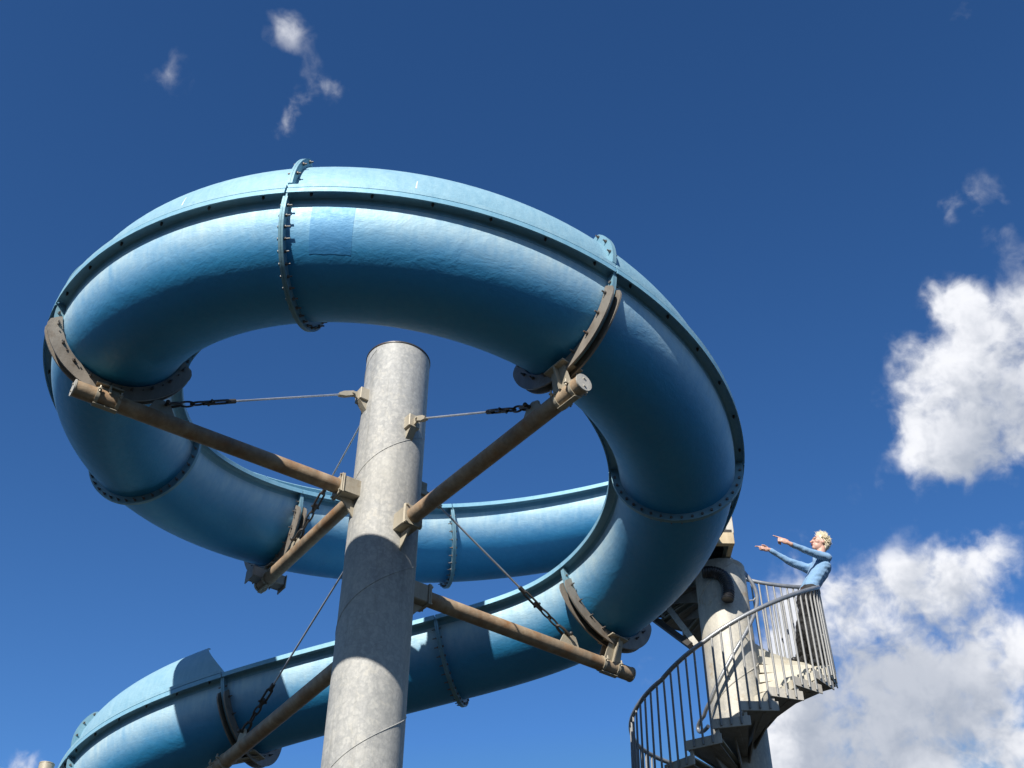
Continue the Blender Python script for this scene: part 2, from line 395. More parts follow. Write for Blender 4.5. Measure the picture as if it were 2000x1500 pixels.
def flange_plate(mb, t, ds, thick, r0, r1, a0, a1, ns, zc_=0.0, sg=1, ends=(None, None), round_end=False):
    """ring plate across the flume at joint t; angle 0 = outer side, 90 = bottom (sg mirrors, negative angles go up)"""
    p, tg, nr, up = frame(t)
    o1 = []; i1 = []
    for k in range(ns+1):
        a = R_(a0+(a1-a0)*k/ns)
        e = (ns-k)/ns if round_end == 2 else min(k, ns-k)/ns
        rr = r1
        if round_end:
            L = abs(R_(a1-a0))*r1*e; w = (r1-r0)
            if L < w: rr = r0+w*math.sqrt(max(0.02, 1-(1-L/w)**2))
        o1.append(p+nr*(sg*rr*math.cos(a))+up*(zc_-rr*math.sin(a))); i1.append(p+nr*(sg*r0*math.cos(a))+up*(zc_-r0*math.sin(a)))
    rings = []
    for k in range(ns+1): rings.append([i1[k]+tg*(ds-thick/2), o1[k]+tg*(ds-thick/2), o1[k]+tg*(ds+thick/2), i1[k]+tg*(ds+thick/2)])
    mb.loft(rings, True)

slide = thing('water_slide', 'long faded blue fibreglass water slide coiling once around a galvanised column', 'water slide', (-1.107, 8.62, 0))
sections = {}
for j in range(-1, 12):
    far = j >= 11
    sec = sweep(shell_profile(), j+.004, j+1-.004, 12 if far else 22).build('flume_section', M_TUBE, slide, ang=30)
    sections[j] = sec
    for sg in (1, -1):
        sweep(lip_profile(sg), j+.003, j+1-.003, 12 if far else 22).build('lip', M_LIP, sec, ang=38)
    # raised wall on the outer side of each bend
    side = 1 if 0 <= j <= 6 else (-1 if j >= 9 else 0)
    if side:
        pr = wall_profile(side); rings = []; st = 22
        for k in range(st+1):
            ring = []
            for a, b_ in pr:
                hgt = max(0, (b_-DZ-.06)/.56)
                lo = j+.003; hi = j+1-.003
                if j == 9: lo += .17*min(1, hgt)
                if j == 6: hi -= .25*min(1, hgt)
                t = lo+(hi-lo)*k/st; p, tg, nr, up = frame(t); ring.append(p+nr*a+up*b_)
            rings.append(ring)
        MB().loft(rings, True).build('raised_wall', M_WALL, sec, ang=30)
        # bolts under the lip seam
        bb = MB()
        for k in range(6):
            t = j+.07+.86*k/5; p, tg, nr, up = frame(t)
            q = p+nr*(side*(RW+LIP*.55))+up*(DZ-.006)
            bb.tube([q, q-up*.022], .011, 6); bb.tube([q, q-up*.034], .005, 6)
        o = bb.build('lip_bolts', M_DARK, sec); o['kind'] = 'stuff'
CRADLE_J = (1, 3, 5, 7, 9)
for j in range(-1, 13):
    own = []
    if j in sections: own.append((j, 1))
    if j-1 in sections: own.append((j-1, -1))
    for s_, sgn in own:
        fb = MB(); flange_plate(fb, j, sgn*.0095, .017, RW-.003, RW+.070, -4, 184, 40)
        # ears of the raised wall
        side = 1 if 0 <= s_ <= 6 else (-1 if s_ >= 9 else 0)
        if side and not (j == 9 and s_ == 9) and not (j == 7 and s_ == 6):
            flange_plate(fb, j, sgn*.0095, .017, RW-.003, RW+.066, 6, -52, 18, DZ+.056+WALL_RISE, side, round_end=2)
        fb.build('joint_flange', M_FLANGE, sections[s_], ang=40)
    if own:
        bb = MB(); p, tg, nr, up = frame(j)
        for k in range(19):
            a = R_(6+168*k/18)
            q = p+nr*(RW+.042)*math.cos(a)-up*(RW+.042)*math.sin(a)
            L = .021+random.uniform(0, .012)
            bb.tube([q-tg*(.031), q-tg*.018], .0125, 6); bb.tube([q+tg*.018, q+tg*.031], .0125, 6); bb.tube([q+tg*.03, q+tg*(.03+L)], .0062, 6)
        side = 1 if 0 <= j <= 7 else (-1 if j >= 10 else 0)
        if side:
            for a in (8, 26, 43):
                a = R_(a); q = p+nr*side*(RW+.04)*math.cos(a)+up*(DZ+.056+WALL_RISE+(RW+.04)*math.sin(a))
                bb.tube([q-tg*.031, q+tg*.031], .0125, 6); bb.tube([q-tg*.05, q+tg*.05], .006, 6)
        o = bb.build('flange_bolts', M_BOLT, own[0] and sections[own[0][0]]); o['kind'] = 'stuff'
# square repair patch on the near outer wall, just past the first joint of the front
pm = MB(); rings = []
for k in range(9):
    t = 4.075+(.125)*k/8; p, tg, nr, up = frame(t); e0 = 4+random.uniform(-.8, .8); e1 = 46+random.uniform(-.5, .5)
    out = [p+nr*(RW+.0005)*math.cos(R_(a))-up*(RW+.0005)*math.sin(R_(a)) for a in np.linspace(e0, e1, 15)]
    inn = [p+nr*(RW-.004)*math.cos(R_(a))-up*(RW-.004)*math.sin(R_(a)) for a in np.linspace(e1, e0, 15)]
    rings.append(out+inn)
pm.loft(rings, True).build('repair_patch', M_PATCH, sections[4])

for t_, a0_, a1_ in ((3.62, 0, 14), (4.36, 2, 13)):
    sm = MB(); rings = []
    for k in range(6):
        a = R_(a0_+(a1_-a0_)*k/5); p, tg, nr, up = frame(t_)
        zq = DZ+.056+WALL_RISE
        c1 = p+nr*(RW+.0015)*math.cos(a)+up*(zq+(RW+.0015)*math.sin(a)); c2 = p+nr*(RW-.003)*math.cos(a)+up*(zq+(RW-.003)*math.sin(a)); w_ = .006*(1-.5*k/5)
        rings.append([c1-tg*w_, c1+tg*w_, c2+tg*w_, c2-tg*w_])
    sm.loft(rings, True).build('paint_scratch', M_CHALKW, sections[int(t_)])

# ------------------------------------------------------------------ main column
CX, CY, RC = -1.107, 8.62, .305
CTOP = 7.56+ZC
colm = thing('support_column', 'tall galvanised steel column standing inside the slide\'s coil', 'column', (CX, CY, 0))
def pipe_ring(x, y, z, r, n=64): return [Vector((x+r*math.cos(2*math.pi*k/n), y+r*math.sin(2*math.pi*k/n), z)) for k in range(n)]
MB().loft([pipe_ring(CX, CY, z, RC) for z in np.linspace(0, CTOP, 20)], True).build('pipe', M_GALV, colm)
MB().loft([pipe_ring(CX, CY, CTOP+.001, RC-.01), pipe_ring(CX, CY, CTOP+.004, RC+.006), pipe_ring(CX, CY, CTOP+.018, RC+.006), pipe_ring(CX, CY, CTOP+.019, RC-.02)], True).build('cap_plate', M_DARK, colm)
wp = []
k = 0
while True:                                 # spiral weld of the pipe
    a = R_(-90)+2*math.pi*k/48; z = 1.1+1.36*k/48
    if z > CTOP-.02: break
    wp.append((CX+(RC+.0005)*math.cos(a), CY+(RC+.0005)*math.sin(a), z)); k += 1
MB().tube(wp, .0045, 6).build('weld_seam', M_GALV, colm)
bp = MB(); bp.loft([pipe_ring(CX, CY, .02, .52, 32), pipe_ring(CX, CY, .055, .52, 32)], True)
for k in range(8):
    a = math.pi*k/4; bp.tube([(CX+.44*math.cos(a), CY+.44*math.sin(a), .05), (CX+.44*math.cos(a), CY+.44*math.sin(a), .12)], .02, 6)
bp.build('base_plate', M_GALV2, colm)

# ------------------------------------------------------------------ arms and stays
ARMS = {  # joint: azimuth, height, overall length, lug distance, label, cable label
    3: (-146.0, 5.915, 2.79, 2.08, 'brown support arm reaching left of the column under the near left bend', 'thin steel stay from the column top to the left arm'),
    5: (-52.4, 5.54, 2.66, 2.06, 'brown support arm reaching up right towards the viewer from the column', 'thin steel stay from the column to the near right arm'),
    1: (125.1, 6.335, 2.58, 1.85, 'short foreshortened arm behind the column holding the far left bend', 'thin steel stay slanting down behind the column to the short far left arm'),
    7: (36.7, 5.135, 2.80, 2.05, 'rust orange support arm reaching right below the big bend', 'thin steel stay slanting down right to the lower right arm'),
    9: (123.5, 4.60, 3.35, 2.62, 'dull grey support arm at the bottom left, lowest of the five', 'long thin steel stay slanting down left to the lowest arm'),
}
UPZ = Vector((0, 0, 1))
for j, (az, za, L, ll, lab, clab) in ARMS.items():
    a = R_(az); d = Vector((math.cos(a), math.sin(a), 0)); sd_ = Vector((-d.y, d.x, 0)); z0 = za+ZC
    def on(l, dz=0.0, s=0.0): return Vector((CX, CY, z0+dz))+d*l+sd_*s
    ra = .068
    # bracket on the column
    b1 = MB(); b1.box(on(RC+.045), .20, .160, .170, (d, sd_, UPZ), .008)
    br = b1.build('arm_bracket', M_BRK, colm)
    b2 = MB(); b2.box(on(RC+.152), .014, .18, .195, (d, sd_, UPZ), .003)
    for sy in (-1, 1):
        for sz in (-1, 1): b2.tube([on(RC+.155, sz*.080, sy*.072), on(RC+.190, sz*.080, sy*.072)], .011, 6)
    b2.prism([on(RC-.02, -.094), on(RC+.14, -.094), on(RC+.0, -.26)], sd_*.014)
    adopt(b2.build('bracket_flange', M_BRK, None), br)
    arm = thing('outrigger', lab, 'outrigger', on(RC+.18), 'outriggers around the column')
    pp = [on(RC+.172+(L-RC-.172)*k/14) for k in range(15)]
    ap = MB().tube(pp, ra, 28).build('arm_pipe', M_ARM, arm)
    fl = MB(); fl.box(on(RC+.168), .014, .18, .19, (d, sd_, UPZ), .003); fl.build('end_flange', M_BRK, arm)
    ec = MB(); ec.tube([on(L), on(L+.012)], ra+.004, 28)
    for s_ in (-1, 1): ec.tube([on(L+.01, s_*.036), on(L+.022, s_*.036)], .009, 6)
    ec.build('end_cap', M_GALV2, arm)
    # cradle: two curved plates either side of the flange
    p, tg, nr, up = frame(j)
    for ds in (-.036, .036):
        cm = MB(); flange_plate(cm, j, ds, .013, RW+.012, RW+.135, 10, 170, 44, 0.0, 1, round_end=True)
        cr = cm.build('cradle_plate', M_CRADLE, arm, ang=40)
        bb = MB()
        for k in range(9):
            an = R_(18+144*k/8); q = p+nr*(RW+.042)*math.cos(an)-up*(RW+.042)*math.sin(an)+tg*ds
            sn = 1 if ds > 0 else -1
            bb.tube([q+tg*sn*.006, q+tg*sn*.022], .013, 6); bb.tube([q+tg*sn*.02, q+tg*sn*.045], .0065, 6)
        adopt(bb.build('cradle_bolts', M_BOLT), cr); cr.children[0]['kind'] = 'stuff'
    # post and clamp between cradle and arm
    bot = p-up*(RW+.125)
    lb = (bot-Vector((CX, CY, bot.z))).dot(d); sb = (bot-Vector((CX, CY, bot.z))).dot(sd_)
    ht = bot.z-(z0+ra)
    pm = MB()
    top = bot+UPZ*.05
    for s_ in (-1, 1):
        pm.prism([on(lb-.10, ra*.2, s_*.05), on(lb+.10, ra*.2, s_*.05), top+d*.075+sd_*s_*.05, top-d*.075+sd_*s_*.05], sd_*.012)
    pm.prism([on(lb, ra*.2, -.085), on(lb, ra*.2, .085), top+sd_*.10, top-sd_*.10], d*.014)
    pm.box(top+UPZ*.0, .20, .22, .016, (tg, nr, up), .003)
    pm.build('saddle_post', M_BRK, arm)
    cl = MB()
    for dl in (-.085, .085):
        cl.tube([on(lb+dl-.014), on(lb+dl+.014)], ra+.007, 28)
        for s_ in (-1, 1): cl.box(on(lb+dl, .012, s_*(ra+.022)), .024, .036, .016, (d, sd_, UPZ), .003); cl.tube([on(lb+dl, -.012, s_*(ra+.026)), on(lb+dl, .045, s_*(ra+.026))], .008, 6)
    cl.box(on(lb, -ra-.012), .20, .05, .010, (d, sd_, UPZ), .003)
    cl.build('clamp', M_BRK, arm)
    if j == 1:                              # the short arm carries a heavy cross head at its tip
        hb_ = MB(); hb_.box(on(L-.09, .035), .15, .36, .11, (d, sd_, UPZ), .006)
        for s_ in (-1, 1): hb_.box(on(L-.09, .02, s_*.186), .18, .012, .15, (d, sd_, UPZ), .003)
        hb_.build('cross_head', M_CRADLE, arm)
    # stay
    zl = za+1.07+ZC
    if j == 9: zl = za+1.13+ZC
    lg = MB(); q0 = Vector((CX, CY, zl))+d*(RC+.03)
    lg.box(q0, .10, .115, .135, (d, sd_, UPZ), .005); lg.prism([q0+d*.05+UPZ*.035, q0+d*.05-UPZ*.045, q0+d*.125-UPZ*.035, q0+d*.125+UPZ*.005], sd_*.016)
    lg.prism([q0-d*.06-UPZ*.068, q0+d*.045-UPZ*.068, q0-d*.05-UPZ*.19], sd_*.07)
    lg.build('stay_lug', M_BRK, colm)
    pa = q0+d*.11-UPZ*.015
    tab = on(ll, ra+.085)
    tm = MB(); tm.prism([on(ll-.11, ra-.015), on(ll+.13, ra-.015), on(ll+.085, ra+.10), on(ll+.02, ra+.125), on(ll-.045, ra+.11)], sd_*.018)
    tm.build('stay_tab', M_BRK, arm)
    dv = tab-pa; Ls = dv.length; dv.normalize(); nx = sd_; ny = dv.cross(nx)
    stay = thing('stay_cable', clab, 'stay cable', tab, 'steel stays bracing the arms')
    s1 = Ls-.62
    cv = MB(); cv.prism([pa+ny*.022-dv*.02, pa+ny*.026+dv*.09, pa+ny*.012+dv*.15, pa-ny*.012+dv*.15, pa-ny*.026+dv*.09, pa-ny*.022-dv*.02], nx*.042); cv.tube([pa-nx*.035, pa+nx*.035], .013, 8)
    cv.build('clevis', M_BRK, stay)
    MB().tube([pa+dv*.14, pa+dv*(s1+.03)], .0095, 8).build('rod', M_ROD, stay)
    tb = MB()
    for s_ in (-1, 1): tb.tube([pa+dv*(s1+.02)+nx*.008*s_, pa+dv*(s1+.05)+nx*.024*s_, pa+dv*(s1+.20)+nx*.024*s_, pa+dv*(s1+.235)+nx*.008*s_], .011, 6)
    tb.tube([pa+dv*(s1-.03), pa+dv*(s1+.05)], .021, 8); tb.tube([pa+dv*(s1+.17), pa+dv*(s1+.27)], .021, 8); tb.tube([pa+dv*(s1+.205)-nx*.042, pa+dv*(s1+.205)+nx*.042], .012, 6)
    tb.build('turnbuckle', M_DARK, stay)
    for q, (c0, ax) in enumerate(((s1+.32, nx), (s1+.42, ny))):
        pts = [pa+dv*(c0+.065*math.cos(t_))*1.0+ax*(.024*math.sin(t_)) for t_ in [2*math.pi*k/18 for k in range(18)]]
        MB().tube(pts, .0095, 6, closed=True).build('chain_link', M_DARK, stay)
    sh = MB(); c0 = s1+.475
    sh.tube([pa+dv*(Ls-.005)+nx*.028, pa+dv*(c0+.05)+nx*.028, pa+dv*(c0+.01)+nx*.018, pa+dv*c0, pa+dv*(c0+.01)-nx*.018, pa+dv*(c0+.05)-nx*.028, pa+dv*(Ls-.005)-nx*.028], .013, 8)
    sh.tube([pa+dv*(Ls-.01)-nx*.055, pa+dv*(Ls-.01)+nx*.055], .014, 8); sh.ball(pa+dv*(Ls-.01)+nx*.055, .02, 5); sh.ball(pa+dv*(Ls-.01)-nx*.055, .02, 5)
    sh.build('shackle', M_DARK, stay)

# post of the next bend, its top just in view at the lower left
pq = at(92, 1492, 13.2)
post = thing('support_post', 'pale pipe post top at the bottom left corner', 'post', (pq.x, pq.y, 0))
MB().loft([pipe_ring(pq.x, pq.y, z, .085, 32) for z in (0, 1, 2, 3, 4, 5, pq.z-.012)], True).build('pipe', M_BRK, post)
MB().loft([pipe_ring(pq.x, pq.y, pq.z-.011, .088, 32), pipe_ring(pq.x, pq.y, pq.z, .088, 32), pipe_ring(pq.x, pq.y, pq.z+.008, .06, 32)], True).build('cap', M_BRK, post)
p10 = frame(10.35)[0]-UPZ*(RW+.30)
MB().tube([(pq.x, pq.y, p10.z), (p10.x, p10.y, p10.z)], .06, 20).build('side_arm', M_ARM, post)

# ------------------------------------------------------------------ spiral stair
SK = .945                                   # the tower stands a little nearer than the pipe sizes suggest
SX, SY, SR = 2.567*SK, 12.530*SK, .305*SK
SRO, ST, SH, ST0, SZ0 = 1.1205*SK, .2756, .1609*SK, -2.3874, 4.8658*SK+ZC
KN = [-4.2, -3.6, -3., -2.5, -2.0, -1.4, -.7, 0, .7, 1.4, 2.2]
KR = [1.174, 1.216, 1.197, 1.144, 1.137, 1.133, 1.131, 1.125, 1.117, 1.113, 1.111]
KZ = [.647, .335, .047, -.097, -.111, -.083, -.036, .014, .062, .094, .118]
def srail(th): return float(np.interp(th, KN, KR))*SK, 6.0117*SK+ZC+(th-ST0)/ST*SH+float(np.interp(th, KN, KZ))*SK
def spol(r, th, z): return Vector((SX+r*math.cos(th), SY+r*math.sin(th), z))
stair = thing('spiral_staircase', 'spiral staircase with cream treads winding up a galvanised column', 'spiral staircase', (SX, SY, 0))
PLZ = 7.66*SK+ZC                               # platform underside
MB().loft([pipe_ring(SX, SY, z, SR) for z in np.linspace(0, PLZ-.02, 16)], True).build('centre_column', M_GALV2, stair)
KMAX = 17
def tz(k):
    z = SZ0+SH*k
    th = ST0+ST*k
    if th < -2.5: z += max(0, float(np.interp(th, KN, KZ))+.097)*SK
    return z
for k in range(-5, KMAX+1):
    th = ST0+ST*k; z = tz(k); rt = SRO+(.03 if k < 0 else 0)
    if k < 0: rt = float(np.interp(th, KN, KR))*SK
    e = Vector((math.cos(th), math.sin(th), 0)); tt = Vector((-math.sin(th), math.cos(th), 0)); O = Vector((SX, SY, z))
    tr = MB()
    wi, wo_ = .08, .165
    r0, r1 = SR-.01, rt-.008
    # tray: top plank, front and rear lips
    tr.prism([O+e*r0-tt*wi+UPZ*.030, O+e*r1-tt*wo_+UPZ*.030, O+e*r1+tt*wo_+UPZ*.030, O+e*r0+tt*wi+UPZ*.030], UPZ*.016)
    for s_ in (-1,):
        A0 = O+e*r0+tt*s_*wi; A1 = O+e*r1+tt*s_*wo_
        dirr = (A1-A0).normalized(); nn = Vector((-dirr.y, dirr.x, 0))
        tr.prism([A0+UPZ*.021, A1+UPZ*.021, A1-UPZ*.056, A0-UPZ*.056], nn*.012)
    tread = tr.build('tread', M_TREAD, stair, smooth=False)
    ep = MB(); ep.box(O+e*rt, .012, .375, .100, (e, tt, UPZ), .003); ep.tube([O+e*(rt+.006), O+e*(rt+.018)], .012, 6)
    ep.build('end_plate', M_PLATE, tread, ang=30)
    gs = MB(); gs.prism([O+e*(SR-.01)-UPZ*.038, O+e*(rt-.22)-UPZ*.038, O+e*(rt-.30)-UPZ*.075, O+e*(SR-.01)-UPZ*.26], tt*.014)
    gs.prism([O+e*(SR+.05)-UPZ*.02+tt*.05, O+e*(rt-.05)-UPZ*.02+tt*.05, O+e*(rt-.05)-UPZ*.05+tt*.05, O+e*(SR+.05)-UPZ*.05+tt*.05], tt*.03)
    gs.prism([O+e*(r0+.02)-tt*(wi-.01)-UPZ*.040, O+e*(r1-.004)-tt*(wo_-.01)-UPZ*.040, O+e*(r1-.004)+tt*(wo_-.01)-UPZ*.040, O+e*(r0+.02)+tt*(wi-.01)-UPZ*.040], UPZ*.008)  # dark pan added under the tread so the gaps read as shaded
    gs.build('bracket', M_CRADLE, tread, smooth=False)
    if k < KMAX:
        th2 = th+ST*.5; dz = tz(k+1)-z
        sp = MB(); Q = spol(rt-.022, th2, z+dz/2); e2 = Vector((math.cos(th2), math.sin(th2), 0))
        sp.box(Q, .03, .035, dz+.06, (e2, Vector((-e2.y, e2.x, 0)), UPZ), .003)
        sp.build('spacer', M_PLATE, tread, smooth=False)
th_end = 2.13
rail = []
th = -4.15
while th <= th_end+1e-6:
    r, z = srail(th); rail.append(spol(r, th, z)); th += .05
MB().tube(rail, .024, 14).build('outer_handrail', M_RAIL, stair)
bi = 0
th = ST0-ST*5-.09
bal_mesh = None
while th < th_end:
    if th > -4.1:
        k = (th-ST0)/ST; kk = int(round(k)); r, z = srail(th); zb = tz(kk)-.03 if kk >= -5 else z-1.1
        top = spol(r, th, z-.01); bot = spol((SRO+.018) if kk >= 0 else r+.018, th, zb)
        MB().tube([top, bot], .0115, 8).build('baluster', M_BAL, stair)
    th += ST/3
inn = []
th = -2.85
s0 = spol(.40*SK, th, srail(th)[1])
# curled foot of the inner rail
def irz(th): return srail(th)[1]-.02
cur = [spol(.40*SK, th, irz(th)-.0)+Vector((0, 0, -.02))]
while th <= 2.05: inn.append(spol(.405*SK, th, irz(th))); th += .06
foot = inn[0]; t0v = (inn[1]-inn[0]).normalized()
side = Vector((t0v.x, t0v.y, 0)).normalized()
curl = []
for q in range(14):
    ph = math.pi*1.15*q/13
    curl.append(foot-side*(.16*math.sin(ph))*1.0-UPZ*(.075*(1-math.cos(ph)))-t0v*.03)
MB().tube(curl[::-1]+inn, .021, 12).build('inner_handrail', M_RAIL, stair)
hb = MB()
for th in (-1.9, -1.1, -.2, .7, 1.5):
    z = irz(th); hb.tube([spol(SR-.01, th, z-.07), spol(.36*SK, th, z-.07), spol(.405*SK, th, z-.02)], .009, 8)
hb.build('rail_hooks', M_RAIL, stair)
swp = []
k = 0
while True:
    a = R_(-70)+2*math.pi*k/48; z = .6+1.36*k/48
    if z > PLZ-.05: break
    swp.append((SX+(SR+.0005)*math.cos(a), SY+(SR+.0005)*math.sin(a), z)); k += 1
MB().tube(swp, .007, 6).build('weld_seam', M_GALV2, stair)

# ------------------------------------------------------------------ launch platform
plat = thing('launch_platform', 'dark launch platform on top of the stair column behind the big bend', 'platform', (1.9, 12.1, PLZ))
PX0, PX1, PY0, PY1 = 1.30, 2.667*SK, 11.93*SK, 13.75*SK
dk = MB()
nb = 14
for k in range(nb):
    y = PY0+(PY1-PY0)*(k+.5)/nb
    MB().box(((PX0+PX1)/2, y, PLZ+.165), PX1-PX0-.02, (PY1-PY0)/nb-.012, .045, bev=.004).build('deck_board', M_UNDER, plat, smooth=False)
for x in (PX0+.03, PX1-.03):
    MB().box((x, (PY0+PY1)/2, PLZ+.07), .06, PY1-PY0, .14, bev=.004).build('side_beam', M_WOOD, plat, smooth=False)
for y in (PY0+.03, PY1-.03, 12.5*SK, 13.1*SK):
    MB().box(((PX0+PX1)/2, y, PLZ+.069), PX1-PX0-(.13 if y > PY0+.1 else -.004), .06, .13 if y > PY0+.1 else .15, bev=.004).build('cross_beam', M_UNDER if y > PY0+.1 else M_WOOD, plat, smooth=False)
for (x, y) in ((PX1-.03, PY0+.05), (PX1-.03, 12.25*SK)):
    MB().box((x, y, PLZ+.70), .085, .085, 1.12, bev=.006).build('post', M_PLATE, plat, smooth=False)
MB().tube([(PX1-.03, PY0+.05, PLZ+1.26), (PX1-.03, 12.25*SK, PLZ+1.26)], .024, 12).build('guard_rail', M_RAIL, plat)
for k in range(2):
    y = PY0+.14+.10*k; MB().tube([(PX1-.03, y, PLZ+1.25), (PX1-.03, y, PLZ+.19)], .0115, 8).build('guard_bar', M_BAL, plat)
# narrower start deck in front, under the mouth of the slide
for k in range(4):
    MB().box((1.80, 10.70+.145*k, PLZ+.165), .98, .135, .045, bev=.004).build('deck_board', M_UNDER, plat, smooth=False)
for x in (1.36, 2.26):
    MB().box((x, 10.945, PLZ+.069), .06, .60, .13, bev=.004).build('side_beam', M_UNDER, plat, smooth=False)
MB().box((1.80, 10.66, PLZ+.068), .96, .05, .128, bev=.004).build('cross_beam', M_UNDER, plat, smooth=False)
s1a = at(1362, 1262, 12.42*SK); s1b = Vector((1.93*SK, 13.25*SK, PLZ)); s2a = at(1350, 1262, 12.44*SK); s2b = Vector((1.80*SK, 13.66*SK, PLZ))
MB().tube([s1a, s1b], .045, 4).build('brace', M_GALV2, plat, smooth=False)
MB().tube([s2a, s2b], .045, 4).build('brace', M_UNDER, plat, smooth=False)
MB().box((PX1+.012, 12.05*SK, PLZ+.36), .012, .16, .22, bev=.003).build('sign', M_RED, plat, smooth=False)

# black drain hose beside the column head
hp = [at(1372, 1118, 12.25*SK), at(1392, 1117, 12.22*SK), at(1410, 1123, 12.18*SK), at(1420, 1138, 12.15*SK), at(1423, 1155, 12.13*SK), at(1421, 1172, 12.13*SK)]
hq = []
for i in range(len(hp)-1):
    for q in range(8): hq.append(hp[i].lerp(hp[i+1], q/8))
hq.append(hp[-1])
for _ in range(6): hq = [hq[0]]+[(hq[i-1]+hq[i]*2+hq[i+1])/4 for i in range(1, len(hq)-1)]+[hq[-1]]
tag(MB().tube(hq, [.066+.006*(i % 2) for i in range(len(hq))], 18).build('drain_hose', M_HOSE), 'black corrugated hose end hanging over the head of the stair column', 'hose')

# ------------------------------------------------------------------ person on the stair
K = SK
def P(u, v, dy=0.0): return at(u, v, (12.30+dy)*K)
def cap(mb, p0, p1, r0, r1, n=14, flat=None):
    p0, p1 = Vector(p0), Vector(p1); ax = p1-p0; L = ax.length; ax.normalize()
    ref = Vector((0, 0, 1)) if abs(ax.z) < .9 else Vector((0, 1, 0))
    x = (ref-ax*ref.dot(ax)).normalized(); y = ax.cross(x); rings = []
    def ring(c, r): return [c+(x*math.cos(a)+y*math.sin(a))*r for a in [2*math.pi*k/n for k in range(n)]]
    for q in range(5): a = math.pi/2*(q+.25)/5; rings.append(ring(p0-ax*r0*math.cos(a), r0*math.sin(a)))
    for q in range(6): rings.append(ring(p0+ax*L*q/5, r0+(r1-r0)*q/5))
    for q in range(5): a = math.pi/2*(4.75-q)/5; rings.append(ring(p1+ax*r1*math.cos(a), r1*math.sin(a)))
    mb.loft(rings, True)
def ell(mb, c, ax, sc, n=12):
    X, Y, Z = ax; c = Vector(c); rings = []
    for i in range(n+1):
        a = math.pi*i/n; rr = max(math.sin(a), .03)
        rings.append([c+X*(rr*math.cos(2*math.pi*k/(2*n))*sc[0])+Y*(rr*math.sin(2*math.pi*k/(2*n))*sc[1])-Z*(math.cos(a)*sc[2]) for k in range(2*n)])
    mb.loft(rings, True)
def fuse(mb, name, material, parent, voxel, smooth=4, wob=0.0, wobs=30):
    o = mb.build(name, material, None)
    m_ = o.modifiers.new('r', 'REMESH'); m_.mode = 'VOXEL'; m_.voxel_size = voxel; m_.use_smooth_shade = True
    m_ = o.modifiers.new('s', 'SMOOTH'); m_.iterations = smooth; m_.factor = .5
    dg = bpy.context.evaluated_depsgraph_get(); me = bpy.data.meshes.new_from_object(o.evaluated_get(dg))
    o.modifiers.clear(); o.data = me
    if wob:
        from mathutils import noise as mn
        me.update()
        nrm = [v.normal.copy() for v in me.vertices]
        for v, nn in zip(me.vertices, nrm):
            q = v.co*wobs
            v.co += nn*(mn.noise(Vector((q.x, q.y, q.z*2.2)))*wob+mn.noise(q*2.3)*wob*.4)
    for p_ in me.polygons: p_.use_smooth = True
    if not me.materials: me.materials.append(material)
    adopt(o, parent); return o
fwd = Vector((-.98, -.20, 0)).normalized(); lft = UPZ.cross(fwd)
def foot_at(u, v):
    best = None
    for q in range(240):
        Y = 10.6+q*.01; w = at(u, v, Y); r = math.hypot(w.x-SX, w.y-SY); th = math.atan2(w.y-SY, w.x-SX)
        if not (.40 < r < 1.03): continue
        k = round((th-ST0)/ST); zt = tz(k)+.038
        e_ = abs(w.z-zt)
        if best is None or e_ < best[0]: best = (e_, Vector((w.x, w.y, zt)))
    return best[1]
fL = foot_at(1573, 1286); fR = foot_at(1607, 1278)
PC = P(1578, 1160); NB = P(1597, 1091)
spine = (NB-PC)
print('PERSON', [round(x, 2) for x in (fL-fR)], 'legs', (PC-fL).length/K, (PC-fR).length/K, 'spine', spine.length/K)
def along(u, v, frm, L, near=True):
    w = Vector(tuple(ray(u, v))).normalized(); o_ = Vector((0, 0, ZC))-frm
    b_ = w.dot(o_); c_ = o_.dot(o_)-L*L; disc = b_*b_-c_
    if disc < 0: t_ = -b_
    else: t_ = -b_-math.sqrt(disc) if near else -b_+math.sqrt(disc)
    return Vector((0, 0, ZC))+w*t_
person = thing('person', 'person in light blue sweater and dark trousers on the stair pointing left with both arms', 'person', (fL+fR)/2)
shL = NB+lft*.165*K-UPZ*.085*K-fwd*.03*K; shR = NB-lft*.175*K-UPZ*.05*K+fwd*.05*K
wrL = along(1541, 1061, shL, .52*K); wrR = along(1503, 1074, shR, .53*K)
elL = (shL+wrL)/2-UPZ*.018*K+lft*.01; elR = (shR+wrR)/2-UPZ*.03*K
tipL = along(1510, 1046, wrL, .185*K); tipR = along(1475, 1067, wrR, .185*K)
print('ARM', (wrL-shL).length/K, (wrR-shR).length/K, (tipL-wrL).length/K, (tipR-wrR).length/K)
hd = P(1601, 1062, 0)
fU = (fwd*math.cos(R_(14))+UPZ*math.sin(R_(14))).normalized(); hU = (UPZ-fU*UPZ.dot(fU)).normalized(); hL = lft
bd = MB()
